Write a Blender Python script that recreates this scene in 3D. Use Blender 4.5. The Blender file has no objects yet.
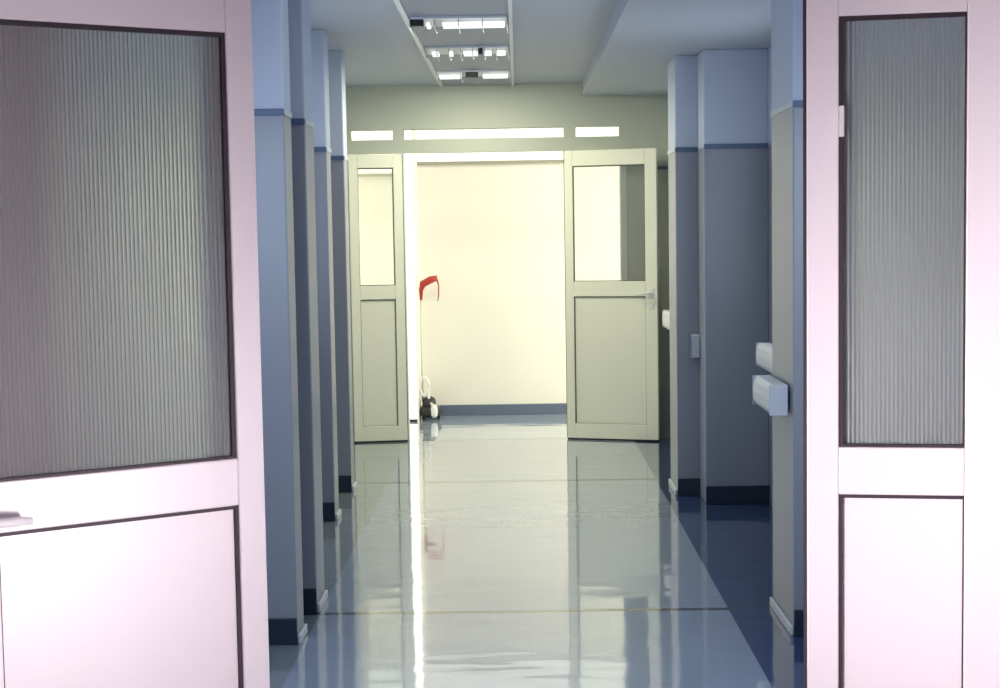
import bpy, bmesh, math, random
from mathutils import Matrix, Vector
C = bpy.context.scene
random.seed(3)
# ------------------------------------------------------------------ camera
F = 1527.0
cam_d = bpy.data.cameras.new('camera'); cam_d.sensor_width = 36.0; cam_d.lens = F / 1000 * 36.0
cam_d.clip_start = .05
cam = bpy.data.objects.new('camera', cam_d); C.collection.objects.link(cam)
fw = Vector(((518 - 500) / F, (344 - 232) / F, -1)).normalized()      # the corridor axis as the camera sees it
a = math.atan(.015); c_, s_ = math.cos(a), math.sin(a)                # roll
rt = Vector((c_, s_, (c_ * fw.x + s_ * fw.y) / -fw.z)).normalized()
up = rt.cross(fw)
M = Matrix((rt, fw, up)).to_4x4()
cam.matrix_world = Matrix.Translation((0, 0, 1.51)) @ M
C.camera = cam
# ------------------------------------------------------------------ exposure, world, large lights
C.view_settings.view_transform = 'Standard'; C.view_settings.look = 'None'
C.view_settings.gamma = 1.0; C.view_settings.use_curve_mapping = False
C.view_settings.exposure = 0.0
w = bpy.data.worlds.new('world'); C.world = w; w.use_nodes = True
w.node_tree.nodes['Background'].inputs[0].default_value = (.55, .68, 1.0, 1)
w.node_tree.nodes['Background'].inputs[1].default_value = .4

def area(name, loc, direction, sx, sy, power, col, spread=180):
    d = bpy.data.lights.new(name, 'AREA'); d.shape = 'RECTANGLE'; d.size = sx; d.size_y = sy
    d.energy = power; d.color = col; d.spread = math.radians(spread)
    o = bpy.data.objects.new(name, d); C.collection.objects.link(o)
    o.location = loc; o.rotation_euler = Vector(direction).to_track_quat('-Z', 'Y').to_euler()
    return o
PINK = (1.0, .885, .935); BLUE = (.72, .83, 1.0); CREAM = (1.0, .97, .82); GREENISH = (1.0, 1.0, .80)
# added, unseen: low tilted side lights grading the near doors, fill from behind
area('lobby_fill_light_right', (1.60, .55, .66), (-2.3, 2.3, .38), 1.6, .8, 9.5, PINK, 40)
area('lobby_fill_light_left', (-1.60, .55, .66), (2.3, 2.3, .38), 1.6, .8, 17, PINK, 40)
area('lobby_back_fill_light', (0, -2.4, 1.5), (0, 1, 0), 1.8, 1.2, 5, (.98, .84, .94))
# added unseen blue fill past the near doorway and in the side recesses
area('hall_fill_light_left', (-1.24, 4.3, 1.6), (1, .9, -1.1), 1.2, 1.0, 24, (.62, .77, 1.0))
area('hall_fill_light_right', (1.32, 4.3, 1.6), (-1, .9, -1.1), 1.2, 1.0, 24, (.62, .77, 1.0))
area('alcove_fill_light', (1.33, 7.2, 1.65), (-1, 0, 0), 1.1, 1.0, 1.8, BLUE)
area('recess_fill_light', (-1.25, 7.1, 1.65), (1, 0, 0), .9, 1.0, 1, BLUE)
# light of the louvred corridor lamps, plus an added one nearer without a fixture
for ly, lp in ((5.2, 2), (7.56, 4), (8.76, 22), (10.05, 20)):
    area('corridor_lamp_light', (-.275, ly + .1, 2.505), (0, .12, -1), .45, .3, lp, GREENISH if ly > 8 else (.85, .92, 1.0))
# cross passage behind the far doors: added unseen fill, both ends and ceiling
area('passage_fill_light_right', (2.7, 11.85, 1.1), (-1, .1, 0), 1.2, 1.6, 70, CREAM)
area('passage_fill_light_left', (-2.6, 11.65, 1.2), (1, .1, 0), .9, 1.6, 34, CREAM)
area('passage_fill_light_top', (.1, 11.75, 2.5), (0, .15, -1), 1.8, .5, 9, CREAM)

# ------------------------------------------------------------------ materials
def mat(name, col, rough=.5, metal=0, spec=.5, noise=0, nscale=8, emit=None, es=0, coat=0, bump=0, bscale=60):
    m = bpy.data.materials.new(name); m.use_nodes = True
    nt = m.node_tree; b = nt.nodes['Principled BSDF']
    b.inputs['Base Color'].default_value = (*col, 1); b.inputs['Roughness'].default_value = rough
    b.inputs['Metallic'].default_value = metal; b.inputs['Specular IOR Level'].default_value = spec
    b.inputs['Coat Weight'].default_value = coat
    if emit: b.inputs['Emission Color'].default_value = (*emit, 1); b.inputs['Emission Strength'].default_value = es
    if noise or bump:
        g = nt.nodes.new('ShaderNodeNewGeometry'); n = nt.nodes.new('ShaderNodeTexNoise')
        n.inputs['Scale'].default_value = nscale; n.inputs['Detail'].default_value = 4
        nt.links.new(g.outputs['Position'], n.inputs['Vector'])
        if noise:
            x = nt.nodes.new('ShaderNodeMix'); x.data_type = 'RGBA'
            x.inputs['A'].default_value = (*[v * (1 - noise) for v in col], 1)
            x.inputs['B'].default_value = (*[min(1, v * (1 + noise)) for v in col], 1)
            nt.links.new(n.outputs['Fac'], x.inputs['Factor']); nt.links.new(x.outputs['Result'], b.inputs['Base Color'])
        if bump:
            bp = nt.nodes.new('ShaderNodeBump'); bp.inputs['Strength'].default_value = bump; bp.inputs['Distance'].default_value = .002
            nt.links.new(n.outputs['Fac'], bp.inputs['Height']); nt.links.new(bp.outputs['Normal'], b.inputs['Normal'])
    return m

def two_tone(name, low, high, z0, rough=.35):
    """wall painted in gloss up to z0 and matt above it"""
    m = mat(name, low, rough); nt = m.node_tree; b = nt.nodes['Principled BSDF']
    g = nt.nodes.new('ShaderNodeNewGeometry'); s = nt.nodes.new('ShaderNodeSeparateXYZ')
    gt = nt.nodes.new('ShaderNodeMath'); gt.operation = 'GREATER_THAN'; gt.inputs[1].default_value = z0
    x = nt.nodes.new('ShaderNodeMix'); x.data_type = 'RGBA'
    x.inputs['A'].default_value = (*low, 1); x.inputs['B'].default_value = (*high, 1)
    nt.links.new(g.outputs['Position'], s.inputs[0]); nt.links.new(s.outputs['Z'], gt.inputs[0])
    nt.links.new(gt.outputs[0], x.inputs['Factor']); nt.links.new(x.outputs['Result'], b.inputs['Base Color'])
    r = nt.nodes.new('ShaderNodeMapRange'); r.inputs[3].default_value = rough; r.inputs[4].default_value = .6
    nt.links.new(gt.outputs[0], r.inputs[0]); nt.links.new(r.outputs[0], b.inputs['Roughness'])
    return m

RAIL_Z = 1.955
WALL = two_tone('corridor_wall_paint', (.32, .335, .37), (.57, .62, .71), RAIL_Z)
FARWALL = mat('passage_wall_paint', (.86, .83, .75), .6, noise=.03, nscale=2)
ENDWALL = mat('end_wall_paint', (.50, .52, .43), .6, noise=.03, nscale=2)
LOBBYWALL = mat('lobby_wall_paint', (.62, .56, .60), .6)
CEIL = mat('ceiling_paint', (.52, .54, .58), .55)
DOORP = mat('door_white_coating', (.88, .83, .86), .32, coat=.2)
DOORC = mat('door_cream_coating', (.90, .88, .70), .32)
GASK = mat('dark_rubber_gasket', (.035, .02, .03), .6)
GASKF = mat('grey_rubber_gasket', (.12, .12, .09), .6)
FRAME = mat('frame_coating', (.66, .67, .60), .4)
DARKTRIM = mat('dark_blue_trim', (.02, .03, .055), .35)
RAILM = mat('dado_rail_blue', (.10, .14, .24), .4)
LIGHTTRIM = mat('pale_trim', (.62, .64, .66), .35)  # along pier bases it stands for light on the skirting
METAL = mat('brushed_metal', (.7, .68, .70), .3, metal=1)
WHITEP = mat('white_plastic', (.8, .8, .8), .35)
RED = mat('red_plastic', (.42, .03, .02), .4)
BLACK = mat('black_plastic', (.02, .02, .025), .4)
GREYP = mat('grey_pole_paint', (.68, .65, .55), .4)
TUBE = mat('lamp_tube', (.9, .9, .9), .4, emit=(.93, 1, .95), es=.9)
LOUV = mat('louvre_aluminium', (.75, .77, .80), .2, metal=1)
DAY = mat('daylight_pane', (.9, .9, .85), .3, emit=(1.0, .98, .88), es=2.6)
DAYB = mat('clerestory_pane', (.9, .9, .85), .3, emit=(1.0, .99, .86), es=.6)
FILLP = mat('lobby_fill_pane', (.9, .85, .88), .3, emit=PINK, es=1.5)  # glow for the added lobby panes, out of view
FILLBL = mat('recess_fill_pane', (.8, .85, .95), .3, emit=BLUE, es=1.5)  # glow for the added recess panes, out of view

def glass(name, col, rough, trans, ior=1.35):
    m = mat(name, col, rough); b = m.node_tree.nodes['Principled BSDF']
    b.inputs['Transmission Weight'].default_value = trans; b.inputs['IOR'].default_value = ior
    return m
REED = glass('reeded_glass', (.64, .67, .66), .28, .84)
FROST = glass('frosted_glass', (1, 1, .99), .24, .97, 1.06)
CLEAR = glass('clear_glass', (.95, .97, .93), .02, 1.0, 1.1)

# floor: glossy sheet flooring, pale field with dark blue side bands, fine joints
def floor_mat():
    m = mat('glossy_floor', (.4, .45, .5), .09, coat=.75, spec=.5); nt = m.node_tree; b = nt.nodes['Principled BSDF']; L = nt.links.new
    g = nt.nodes.new('ShaderNodeNewGeometry'); s = nt.nodes.new('ShaderNodeSeparateXYZ'); L(g.outputs['Position'], s.inputs[0])
    ab = nt.nodes.new('ShaderNodeMath'); ab.operation = 'ABSOLUTE'; L(s.outputs['X'], ab.inputs[0])
    gt = nt.nodes.new('ShaderNodeMath'); gt.operation = 'GREATER_THAN'; gt.inputs[1].default_value = .815; L(ab.outputs[0], gt.inputs[0])
    lt = nt.nodes.new('ShaderNodeMath'); lt.operation = 'LESS_THAN'; lt.inputs[1].default_value = 11.1; L(s.outputs['Y'], lt.inputs[0])
    an = nt.nodes.new('ShaderNodeMath'); an.operation = 'MULTIPLY'; L(gt.outputs[0], an.inputs[0]); L(lt.outputs[0], an.inputs[1])
    n = nt.nodes.new('ShaderNodeTexNoise'); n.inputs['Scale'].default_value = 60; L(g.outputs['Position'], n.inputs['Vector'])
    p = nt.nodes.new('ShaderNodeMix'); p.data_type = 'RGBA'
    p.inputs['A'].default_value = (.30, .35, .43, 1); p.inputs['B'].default_value = (.37, .42, .51, 1); L(n.outputs['Fac'], p.inputs['Factor'])
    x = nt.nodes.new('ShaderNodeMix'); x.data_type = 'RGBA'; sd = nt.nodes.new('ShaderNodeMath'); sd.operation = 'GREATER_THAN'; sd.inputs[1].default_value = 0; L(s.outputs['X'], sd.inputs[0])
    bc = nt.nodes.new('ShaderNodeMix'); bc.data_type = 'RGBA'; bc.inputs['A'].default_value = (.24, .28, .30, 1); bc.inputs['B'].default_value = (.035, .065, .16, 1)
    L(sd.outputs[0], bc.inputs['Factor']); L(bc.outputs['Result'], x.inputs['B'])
    L(an.outputs[0], x.inputs['Factor']); L(p.outputs['Result'], x.inputs['A'])
    cur = x.outputs['Result']
    for yj, wj in ((9.2, .03), (6.0, .02), (11.08, .02)):
        d = nt.nodes.new('ShaderNodeMath'); d.operation = 'COMPARE'; d.inputs[1].default_value = yj; d.inputs[2].default_value = wj
        L(s.outputs['Y'], d.inputs[0])
        q = nt.nodes.new('ShaderNodeMix'); q.data_type = 'RGBA'; q.inputs['B'].default_value = (.06, .08, .08, 1)
        L(d.outputs[0], q.inputs['Factor']); L(cur, q.inputs['A']); cur = q.outputs['Result']
    L(cur, b.inputs['Base Color'])
    n2 = nt.nodes.new('ShaderNodeTexNoise'); n2.inputs['Scale'].default_value = 3.5; n2.inputs['Detail'].default_value = 1.5
    mp = nt.nodes.new('ShaderNodeMapping'); mp.inputs['Scale'].default_value = (.55, 1.5, 1); L(g.outputs['Position'], mp.inputs['Vector']); L(mp.outputs[0], n2.inputs['Vector'])
    b.inputs['Coat Roughness'].default_value = .035; b.inputs['Coat IOR'].default_value = 1.5
    bp = nt.nodes.new('ShaderNodeBump'); bp.inputs['Strength'].default_value = .5; bp.inputs['Distance'].default_value = .005
    L(n2.outputs['Fac'], bp.inputs['Height']); L(bp.outputs['Normal'], b.inputs['Normal']); L(bp.outputs['Normal'], b.inputs['Coat Normal'])
    return m
FLOOR = floor_mat()

# ------------------------------------------------------------------ mesh helpers
def bx(bm, x0, x1, y0, y1, z0, z1):
    v = [bm.verts.new(p) for p in ((x0, y0, z0), (x1, y0, z0), (x1, y1, z0), (x0, y1, z0), (x0, y0, z1), (x1, y0, z1), (x1, y1, z1), (x0, y1, z1))]
    for f in ((3, 2, 1, 0), (4, 5, 6, 7), (0, 1, 5, 4), (1, 2, 6, 5), (2, 3, 7, 6), (3, 0, 4, 7)): bm.faces.new([v[i] for i in f])
def tube(bm, pts, r, n=12):
    pts = [Vector(p) for p in pts]; rings = []
    for i, p in enumerate(pts):
        t = (pts[min(i + 1, len(pts) - 1)] - pts[max(i - 1, 0)]).normalized()
        u = t.orthogonal().normalized() if i == 0 else (u - t * u.dot(t)).normalized()
        v = t.cross(u); rr = r[i] if isinstance(r, (list, tuple)) else r
        rings.append([bm.verts.new(p + (u * math.cos(k * 2 * math.pi / n) + v * math.sin(k * 2 * math.pi / n)) * rr) for k in range(n)])
    for a_, b_ in zip(rings, rings[1:]):
        for k in range(n): bm.faces.new((a_[k], a_[(k + 1) % n], b_[(k + 1) % n], b_[k]))
    bm.faces.new(rings[0][::-1]); bm.faces.new(rings[-1])
def obj(name, bm, m, parent=None, bevel=0, smooth=False):
    bmesh.ops.recalc_face_normals(bm, faces=bm.faces)
    me = bpy.data.meshes.new(name); bm.to_mesh(me); bm.free(); me.materials.append(m)
    if smooth:
        for p in me.polygons: p.use_smooth = True
    o = bpy.data.objects.new(name, me); C.collection.objects.link(o); o.parent = parent
    if bevel:
        b = o.modifiers.new('bevel', 'BEVEL'); b.width = bevel; b.segments = 2; b.limit_method = 'ANGLE'
    return o
def boxes(name, lst, m, parent=None, bevel=0):
    bm = bmesh.new()
    for b in lst: bx(bm, *b)
    return obj(name, bm, m, parent, bevel)
def tag(o, label=None, cat=None, group=None, kind=None):
    if label: o['label'] = label
    if cat: o['category'] = cat
    if group: o['group'] = group
    if kind: o['kind'] = kind
    return o
def empty(name, loc, rz=0):
    o = bpy.data.objects.new(name, None); C.collection.objects.link(o); o.location = loc; o.rotation_euler = (0, 0, rz); o.empty_display_size = .1
    return o

# ------------------------------------------------------------------ setting
S = 'structure'
tag(boxes('floor', [(-4.2, 4.2, -2.6, 12.9, -.1, 0)], FLOOR), 'glossy pale floor with dark blue bands along both sides', 'floor', kind=S)
tag(boxes('ceiling', [(-4.2, 4.2, -2.6, 12.9, 2.57, 2.7)], CEIL), 'smooth grey-white corridor ceiling', 'ceiling', kind=S)
tag(boxes('trim_1', [(.478, 1.36, 3.12, 11.08, 2.475, 2.57)], CEIL), 'low boxed-in strip along right side of corridor ceiling', 'ceiling box', kind=S)
# lobby shell
tag(boxes('wall_lobby_right', [(1.7, 1.8, -2.6, -.5, 0, 2.57), (1.7, 1.8, 1.6, 3.1, 0, 2.57), (1.7, 1.8, -.5, 1.6, 0, .25), (1.7, 1.8, -.5, 1.6, 1.2, 2.57)], LOBBYWALL), kind=S)
tag(boxes('wall_lobby_left', [(-1.8, -1.7, -2.6, -.5, 0, 2.57), (-1.8, -1.7, 1.6, 3.1, 0, 2.57), (-1.8, -1.7, -.5, 1.6, 0, .25), (-1.8, -1.7, -.5, 1.6, 1.2, 2.57)], LOBBYWALL), kind=S)
tag(boxes('wall_lobby_back', [(-1.7, 1.7, -2.6, -2.5, 0, 2.57)], LOBBYWALL), kind=S)
for n, x in ((3, 1.74), (4, -1.77)):
    wn = tag(boxes('window_%d' % n, [(x, x + .03, -.5, 1.6, .25, 1.2)], FILLP), kind=S)  # glowing pane added out of view to light the near doors
    boxes('window_frame', [(x - .02, x + .05, -.5, 1.6, .25, .29), (x - .02, x + .05, -.5, 1.6, 1.16, 1.2), (x - .02, x + .05, .53, .57, .29, 1.16)], FRAME, wn)
# wall round the near doorway, with glazed side lights behind the open leaves
DY0, DY1 = 3.06, 3.14
nx0, nx1 = -.518, .568
tag(boxes('wall_near', [(-1.7, -.86, DY0, DY1, 0, 2.57), (1.0, 1.7, DY0, DY1, 0, 2.57), (-.86, 1.0, DY0, DY1, 2.08, 2.57)], LOBBYWALL), kind=S)
fr = tag(boxes('trim_2', [(nx0 - .09, nx0 - .035, DY0 - .02, DY1 + .02, 0, 2.08), (nx1 + .035, nx1 + .09, DY0 - .02, DY1 + .02, 0, 2.08),
      (nx0 - .06, nx1 + .06, DY0 - .02, DY1 + .02, 2.06, 2.12), (-.86, nx0 - .09, DY0, DY1, 0, 1.0), (nx1 + .09, 1.0, DY0, DY1, 0, 1.0)], DOORP, None, .004),
      'white frame of the near double doorway', 'door frame', kind=S)
boxes('side_glass', [(-.86, nx0 - .09, DY0 + .03, DY0 + .036, 1.0, 2.08)], CLEAR, fr); boxes('side_glass', [(nx1 + .09, 1.0, DY0 + .03, DY0 + .036, 1.0, 2.08)], CLEAR, fr)
# corridor walls; recesses and piers
tag(boxes('wall_left', [(-1.40, -1.28, DY1, 11.06, 0, 2.57)], WALL), 'blue-grey painted left wall set back behind the piers', 'wall', kind=S)
tag(boxes('wall_right', [(1.36, 1.48, DY1, 8.33, 0, 2.475), (1.09, 1.48, 9.0, 11.06, 0, 2.475)], WALL), 'blue-grey painted right wall of the corridor', 'wall', kind=S)
def pier(n, x0, x1, y0, y1, zt, side, label, skirt_side=True, rail_side=True):
    """a wall pier; side = +1: its corridor face looks to +x (left piers), -1: to -x"""
    o = tag(boxes('wall_pier_%d' % n, [(x0, x1, y0, y1, 0, zt)], WALL, None, .006), label, 'wall pier', kind=S)
    e = x1 if side > 0 else x0
    boxes('skirting', [(x0, x1, y0 - .012, y0, 0, .10)], DARKTRIM, o, .003)
    boxes('dado_rail', [(x0, x1, y0 - .012, y0, RAIL_Z - .012, RAIL_Z + .012)], RAILM, o, .002)
    if skirt_side: boxes('lit_skirting', [(min(e, e + side * .013), max(e, e + side * .013), y0, y1, 0, .035)], LIGHTTRIM, o, .004)  # light caught by the side skirting, put into a pale strip
    if rail_side: boxes('dado_rail', [(min(e, e + side * .004), max(e, e + side * .004), y0, y1, RAIL_Z - .01, RAIL_Z + .01)], LIGHTTRIM, o)
    return o
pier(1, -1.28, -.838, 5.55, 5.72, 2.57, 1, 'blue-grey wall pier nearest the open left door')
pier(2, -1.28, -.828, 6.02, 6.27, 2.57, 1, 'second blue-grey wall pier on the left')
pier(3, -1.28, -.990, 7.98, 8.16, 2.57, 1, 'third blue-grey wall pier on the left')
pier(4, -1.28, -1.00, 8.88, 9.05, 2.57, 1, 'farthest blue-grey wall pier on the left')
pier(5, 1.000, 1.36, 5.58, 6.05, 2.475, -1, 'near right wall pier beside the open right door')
pier(6, 1.012, 1.36, 8.33, 8.6, 2.475, -1, 'broad blue-grey end face of the right recess', False, False)
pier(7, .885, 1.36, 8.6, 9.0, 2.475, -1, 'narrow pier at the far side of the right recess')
for n, x, y0, y1 in ((5, 1.33, 6.6, 7.7), (6, -1.28, 6.7, 7.6)):
    wn = tag(boxes('window_%d' % n, [(x + .001, x + .029, y0, y1, 1.1, 2.15)], FILLBL), kind=S)  # unseen glowing pane added to light the recess
    boxes('window_frame', [(x, x + .03, y0 - .03, y1 + .03, 1.07, 1.1), (x, x + .03, y0 - .03, y1 + .03, 2.15, 2.18), (x, x + .03, y0 - .03, y0, 1.1, 2.15), (x, x + .03, y1, y1 + .03, 1.1, 2.15)], FRAME, wn)
# end wall with transom slots, round the far doorway
FY0, FY1 = 11.06, 11.16
ox0, ox1, oz = -.815, .345, 2.09
slots = [(-1.198, -.892), (-.812, .339), (.426, .739)]
sx = [-1.28] + [v for s in slots for v in s] + [1.48]
Z0, Z1 = 2.186, 2.258
tag(boxes('wall_end', [(-4.2, 4.2, FY0, FY1, Z1, 2.57), (-4.2, -1.28, FY0, FY1, 0, Z1), (1.48, 4.2, FY0, FY1, 0, Z1), (.79, 1.48, FY0, FY1, 0, Z0), (-1.28, .79, FY0, FY1, oz, Z0)]
    + [(sx[i], sx[i + 1], FY0, FY1, Z0, Z1) for i in range(0, len(sx), 2)] , ENDWALL), 'grey-green end wall above and beside the far doors', 'wall', kind=S)
boxes('dado_rail', [(.99, 1.09, FY0 - .012, FY0, RAIL_Z - .012, RAIL_Z + .012)], RAILM, bpy.data.objects['wall_end'])
fr = tag(boxes('trim_3', [(-1.28, -1.19, FY0 - .01, FY1, 0, oz), (ox0 - .05, ox0, FY0 - .01, FY1, 0, oz), (ox1, ox1 + .05, FY0 - .01, FY1, 0, oz),
     (.74, .79, FY0 - .01, FY1, 0, oz), (-1.19, ox0 - .05, FY0, FY1, 0, 1.1), (ox1 + .05, .74, FY0, FY1, 0, 1.1)], FRAME, None, .004), 'pale frame of the far doorway with side lights', 'door frame', kind=S)
boxes('side_glass', [(-1.19, ox0 - .05, 11.1, 11.106, 1.1, oz)], CLEAR, fr); boxes('side_glass', [(ox1 + .05, .74, 11.1, 11.106, 1.1, oz)], CLEAR, fr)
for s in slots: boxes('transom_pane', [(s[0], s[1], 11.1, 11.106, Z0, Z1)], CLEAR, fr)
# cross passage
tag(boxes('wall_back', [(-.82, 4.2, 12.6, 12.75, 0, 2.07), (-.82, 4.2, 12.6, 12.75, 2.42, 2.57)], FARWALL), 'cream back wall of the passage behind the far doors', 'wall', kind=S)
tag(boxes('wall_back_left', [(-4.2, -.90, 12.2, 12.75, 0, 1.97), (-4.2, -.90, 12.2, 12.75, 2.42, 2.57), (-.832, -.82, 12.2, 12.75, 0, 2.57)], FARWALL), 'cream wall at left of the bright window slit', 'wall', kind=S)
tag(boxes('wall_passage_right', [(2.8, 2.9, FY1, 12.6, 0, 2.57)], FARWALL), kind=S)
tag(boxes('wall_passage_left', [(-2.8, -2.7, FY1, 12.2, 0, 2.57)], FARWALL), kind=S)
tag(boxes('baseboard_back', [(-.82, 2.8, 12.585, 12.6, 0, .088)], mat('grey_blue_skirting', (.12, .15, .22), .4), None, .003), 'dark blue-grey skirting along the cream back wall', 'skirting', kind=S)
w1 = tag(boxes('window_1', [(-.897, -.832, 12.23, 12.25, .02, 2.42)], DAY), 'tall narrow slit of bright daylight left of the cream wall', 'window', kind=S)
boxes('window_frame', [(-.90, -.832, 12.2, 12.26, 0, .02)], DARKTRIM, w1)
w2 = tag(boxes('window_2', [(-.82, 2.8, 12.63, 12.65, 2.095, 2.42), (-2.7, -.9, 12.23, 12.25, 1.99, 2.42)], DAYB), 'bright clerestory band above the cream back wall', 'window', kind=S)
boxes('window_sill', [(-.82, 2.8, 12.57, 12.63, 2.07, 2.095), (-2.7, -.9, 12.17, 12.23, 1.97, 1.99)], mat('grey_sill', (.35, .34, .27), .5), w2, .003)

# ------------------------------------------------------------------ door leaves
def reeded(w, z0, z1, pitch, amp):
    bm = bmesh.new(); n = int(round(w / pitch)) * 6; top = []; bot = []
    th = .0035
    for i in range(n + 1):
        x = w * i / n; y = -amp * abs(math.sin(math.pi * i / 6))
        top.append((bm.verts.new((x, y, z0)), bm.verts.new((x, y, z1)), bm.verts.new((x, th, z0)), bm.verts.new((x, th, z1))))
    for p, q in zip(top, top[1:]):
        bm.faces.new((p[0], q[0], q[1], p[1])); bm.faces.new((p[3], q[3], q[2], p[2]))
        bm.faces.new((p[2], q[2], q[0], p[0])); bm.faces.new((p[1], q[1], q[3], p[3]))
    bm.faces.new((top[0][0], top[0][1], top[0][3], top[0][2])); bm.faces.new((top[-1][2], top[-1][3], top[-1][1], top[-1][0]))
    return bm
def leaf(name, hinge, rz, w, h, g0, g1, p1, sh, sf, m, gask, gm, label, reed=True, handle=True, flip=1, gw=.009, p0=.12):
    """a leaf of aluminium section: hinge at local x=0, free edge at x=w; local -y is the side seen from the camera"""
    r = tag(empty(name, hinge, rz), label, 'door', kind=S)
    T = .044; f = 1 if flip > 0 else -1
    def X(a0, a1): return (a0, a1) if f > 0 else (-a1, -a0)
    def B(a0, a1, *k): return (*X(a0, a1), *k)
    boxes('door_frame', [B(0, sh, 0, T, .012, h), B(w - sf, w, 0, T, .012, h), B(sh, w - sf, 0, T, g1, h), B(sh, w - sf, 0, T, p1, g0), B(sh, w - sf, 0, T, .012, p0)], m, r, .003)
    boxes('bottom_shadow', [B(0, w, .004, T - .004, .002, .012)], GASK, r)  # dark strip standing for the shadow under the leaf
    boxes('lower_panel', [B(sh, w - sf, .012, T - .012, p0, p1)], m, r)
    def ring(z0, z1, q, lo=.6): return [B(sh, sh + q, .004, .012, z0, z1), B(w - sf - q * .35, w - sf, .006, .012, z0, z1), B(sh + q, w - sf - q * .35, .004, .012, z1 - q, z1), B(sh + q, w - sf - q * .35, .004, .012, z0, z0 + q * lo)]
    boxes('panel_gasket', ring(p0, p1, gw * .8, .3), gask, r)
    boxes('glass_gasket', ring(g0, g1, gw), gask, r)
    if reed:
        g = obj('reeded_glass', reeded(w - sh - sf, g0, g1, .0082, .0026), gm, r); g.location = (sh if f > 0 else -(w - sf), .016, 0)
    else:
        boxes('glass_pane', [B(sh, w - sf, .018, .024, g0, g1)], gm, r)
    boxes('edge_seal', [B(-.006, 0, .006, T - .006, .012, h)], m if name == 'door_1' else gask, r)
    for z in (.25, 1.75):
        bm = bmesh.new(); tube(bm, [(.012 * f, T + .006, z), (.012 * f, T + .006, z + .09)], .008); obj('hinge', bm, METAL, r, smooth=True)
    if handle:
        hx = w - .045; hz = handle
        hd = boxes('door_handle', [B(hx - .018, hx + .018, -.006, 0, hz - .035, hz + .035)], WHITEP, r, .003)
        bm = bmesh.new(); tube(bm, [(hx * f, 0, hz), (hx * f, -.035, hz), ((hx - .012) * f, -.046, hz), ((hx - .06) * f, -.048, hz), ((hx - .10) * f, -.042, hz - .002)], [.009, .009, .0095, .009, .007])
        obj('lever', bm, WHITEP, hd, smooth=True)
        bm = bmesh.new(); tube(bm, [(hx * f, 0, hz - .09), (hx * f, -.008, hz - .09)], .017, 18); kp = obj('keyhole_plate', bm, METAL if reed else WHITEP, r, smooth=False)
    return r
# near leaves (swung towards the camera)
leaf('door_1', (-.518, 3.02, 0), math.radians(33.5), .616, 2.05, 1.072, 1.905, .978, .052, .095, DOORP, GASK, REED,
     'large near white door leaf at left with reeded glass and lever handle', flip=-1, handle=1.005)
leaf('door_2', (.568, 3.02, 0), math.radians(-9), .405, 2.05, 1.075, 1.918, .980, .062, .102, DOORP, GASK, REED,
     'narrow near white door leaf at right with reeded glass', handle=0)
d2 = bpy.data.objects['door_2']
boxes('clip', [(.062, .072, -.012, .004, 1.685, 1.745)], WHITEP, d2, .002)
# far leaves
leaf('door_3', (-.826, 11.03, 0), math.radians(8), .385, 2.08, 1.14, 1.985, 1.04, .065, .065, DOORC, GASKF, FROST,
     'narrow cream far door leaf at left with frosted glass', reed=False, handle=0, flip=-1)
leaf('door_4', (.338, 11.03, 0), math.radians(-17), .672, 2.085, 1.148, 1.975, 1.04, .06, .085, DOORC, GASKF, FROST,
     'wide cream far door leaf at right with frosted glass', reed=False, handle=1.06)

# ------------------------------------------------------------------ ceiling strip and louvre lamps
st = tag(boxes('trim_4', [(-.52, -.03, 3.2, 11.06, 2.562, 2.57)], mat('strip_panel', (.36, .37, .42), .5)), 'recessed grey strip of ceiling panels holding the lamps', 'ceiling strip', kind=S)
boxes('white_rail', [(-.545, -.52, 3.2, 11.06, 2.555, 2.57)], WHITEP, st); boxes('white_rail', [(-.03, -.012, 3.2, 11.06, 2.555, 2.57)], WHITEP, st)
def lamp(y, label, segs, dark, nb):
    r = tag(empty('ceiling_lamp', (-.275, y, 2.562)), label, 'ceiling lamp', 'louvred ceiling lamps in the corridor')
    boxes('housing', [(-.235, .235, -.05, .25, -.012, 0)], WHITEP, r, .002)
    boxes('end_plate', [(-.239, -.235, -.05, .25, -.05, 0)], LOUV, r); boxes('end_plate', [(.235, .239, -.05, .25, -.05, 0)], LOUV, r)
    for yy in (0, .1):
        for s in segs:
            bm = bmesh.new(); tube(bm, [(s[0], yy, -.032), (s[1], yy, -.032)], .010, 14); obj('lamp_tube', bm, TUBE, r, smooth=True)
    boxes('ballast', [(*d, -.04, .02, -.045, -.012) for d in dark], BLACK, r, .003)
    for k in range(nb):
        x = -.235 + .47 * (k + 1) / (nb + 1)
        boxes('louvre', [(x - .002, x + .002, -.05, .25, -.05, -.012)], LOUV, r)
    return r
lamp(7.56, 'nearest louvred ceiling lamp with a long lit tube', [(-.08, .225), (-.16, -.14)], [(-.235, -.17)], 3)
lamp(8.76, 'middle louvred ceiling lamp with broken spots of light', [(-.20, -.16), (-.10, -.08), (-.02, .06), (.10, .14), (.17, .22)], [(.065, .09)], 6)
lamp(10.05, 'farthest louvred ceiling lamp with two short lit tubes', [(-.225, -.09), (.06, .225)], [(-.05, .03)], 2)

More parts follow.
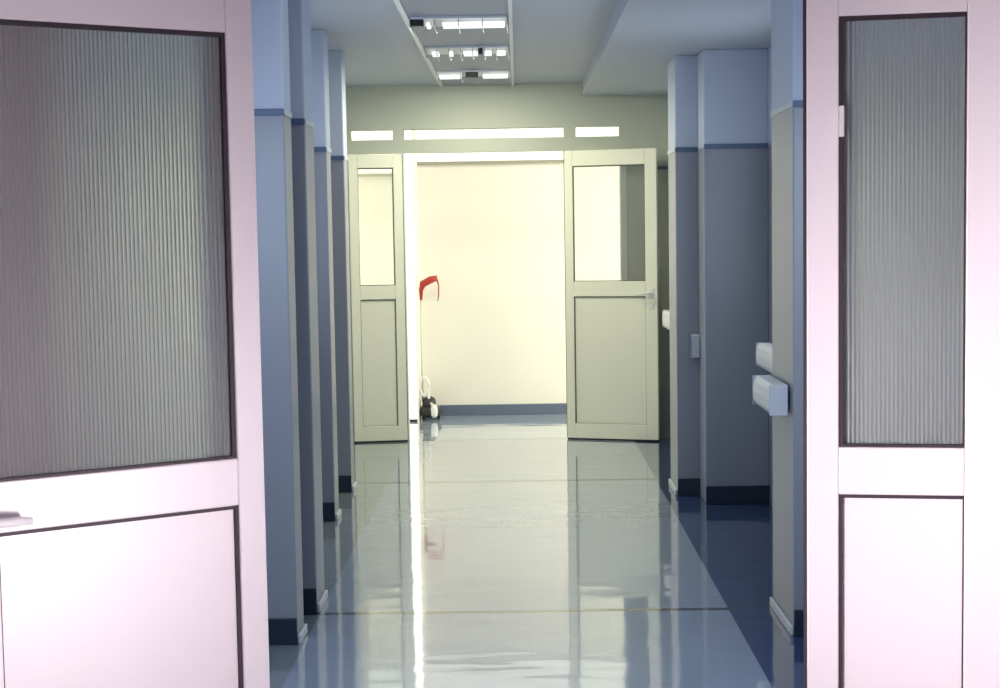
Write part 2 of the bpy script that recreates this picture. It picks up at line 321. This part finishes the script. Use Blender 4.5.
# ------------------------------------------------------------------ crash rails on the right
def crash_rail(x, y0, y1, z, wall_x, label, h=.12, wd=.065):
    r = tag(empty('crash_rail', (x, y0, z)), label, 'handrail', 'pale wall rails on the right')
    L = y1 - y0
    bm = bmesh.new(); n = 10; prof = [(-wd / 2 + .012, -h / 2), (-wd / 2, -h / 2 + .02), (-wd / 2 - .004, 0), (-wd / 2, h / 2 - .02), (-wd / 2 + .012, h / 2), (wd / 2, h / 2), (wd / 2, -h / 2)]
    A = [bm.verts.new((p[0], .012, p[1])) for p in prof]; Bv = [bm.verts.new((p[0], L - .012, p[1])) for p in prof]
    for i in range(7): bm.faces.new((A[i], A[(i + 1) % 7], Bv[(i + 1) % 7], Bv[i]))
    bm.faces.new(A); bm.faces.new(Bv[::-1]); obj('rail_profile', bm, WHITEP, r, .002)
    boxes('end_cap', [(-wd / 2 - .004, wd / 2, 0, .012, -h / 2, h / 2)], LIGHTTRIM, r, .004); boxes('end_cap', [(-wd / 2 - .004, wd / 2, L - .012, L, -h / 2, h / 2)], LIGHTTRIM, r, .004)
    boxes('bracket', [(wd / 2, wall_x - x, L / 2 - .03, L / 2 + .03, -.03, .03)], METAL, r)
    return r
crash_rail(.957, 5.63, 6.04, .872, 1.0, 'nearest white crash rail on the near right pier', h=.115)
crash_rail(1.235, 6.9, 7.75, .87, 1.36, 'white rail end in the right recess just behind the near pier')
crash_rail(1.02, 9.9, 10.5, .90, 1.09, 'farthest white rail beside the open far right door')
k = tag(empty('rail_stub', (.995, 8.585, .855)), 'small grey rail end on the narrow far pier', 'handrail')
boxes('rail_body', [(-.035, .015, -.045, .003, -.065, .065)], LIGHTTRIM, k, .006); boxes('end_cap', [(-.038, -.035, -.047, .003, -.067, .067)], METAL, k)

# ------------------------------------------------------------------ red handled cleaning machine by the slit window
r = tag(empty('cleaning_machine', (-.735, 12.38, 0)), 'upright cleaning machine with red handle and black and white base', 'cleaning machine')
bm = bmesh.new(); tube(bm, [(-.062, 0, .14), (-.064, .02, .6), (-.06, .04, 1.12)], [.010, .009, .009]); obj('pole', bm, GREYP, r, smooth=True)
bm = bmesh.new(); tube(bm, [(-.062, .03, .97), (-.06, .03, 1.05), (-.045, .02, 1.10), (.02, 0, 1.135), (.075, 0, 1.15)], [.010, .018, .03, .03, .02]); hd = obj('handle', bm, RED, r, smooth=True)
bm = bmesh.new(); tube(bm, [(.07, 0, 1.14), (.085, 0, 1.09), (.083, 0, 1.0), (.075, 0, .96)], [.008, .006, .005, .003]); obj('trigger', bm, RED, hd, smooth=True)
def blob(name, c, s, m, par, lo=0):
    bm = bmesh.new(); bmesh.ops.create_uvsphere(bm, u_segments=24, v_segments=14, radius=1)
    for v in bm.verts:
        e = .75
        v.co = Vector([math.copysign(abs(t) ** e, t) for t in v.co]); v.co = Vector((c[0] + v.co.x * s[0], c[1] + v.co.y * s[1], c[2] + v.co.z * s[2]))
    return obj(name, bm, m, par, smooth=True)
blob('base', (.0, 0, .065), (.09, .12, .05), BLACK, r)
mt = blob('motor_housing', (-.01, .0, .125), (.055, .08, .06), BLACK, r)
blob('white_cover', (.035, -.10, .075), (.028, .03, .055), WHITEP, r).rotation_euler = (0, 0, 0)
bm = bmesh.new(); tube(bm, [(-.045 + .035 * math.cos(t * .42), -.04, .27 + .075 * math.sin(t * .42)) for t in range(16)] + [(-.01, -.05, .16), (.02, -.08, .12)], .012); obj('cable', bm, WHITEP, r, smooth=True)
for x in (-.06, .06):
    bm = bmesh.new(); tube(bm, [(x - .012, .09, .03), (x + .012, .09, .03)], .03, 18); obj('wheel', bm, BLACK, r)

# words for shell parts and added light panes beside or behind the view
for n, (l, c) in {'wall_lobby_right': ('right wall of the near lobby with an opening for the added light pane', 'wall'), 'wall_lobby_left': ('left wall of the near lobby with an opening for the added light pane', 'wall'),
                  'wall_lobby_back': ('back wall of the near lobby', 'wall'), 'wall_near': ('wall around the near double doorway', 'wall'),
                  'wall_passage_right': ('right end wall of the far passage', 'wall'), 'wall_passage_left': ('left end wall of the far passage', 'wall'),
                  'window_3': ('added light pane low in the right lobby wall', 'window'), 'window_4': ('added light pane low in the left lobby wall', 'window'),
                  'window_5': ('added light pane in the right corridor recess', 'window'), 'window_6': ('added light pane in the left corridor recess', 'window')}.items():
    tag(bpy.data.objects[n], l, c)
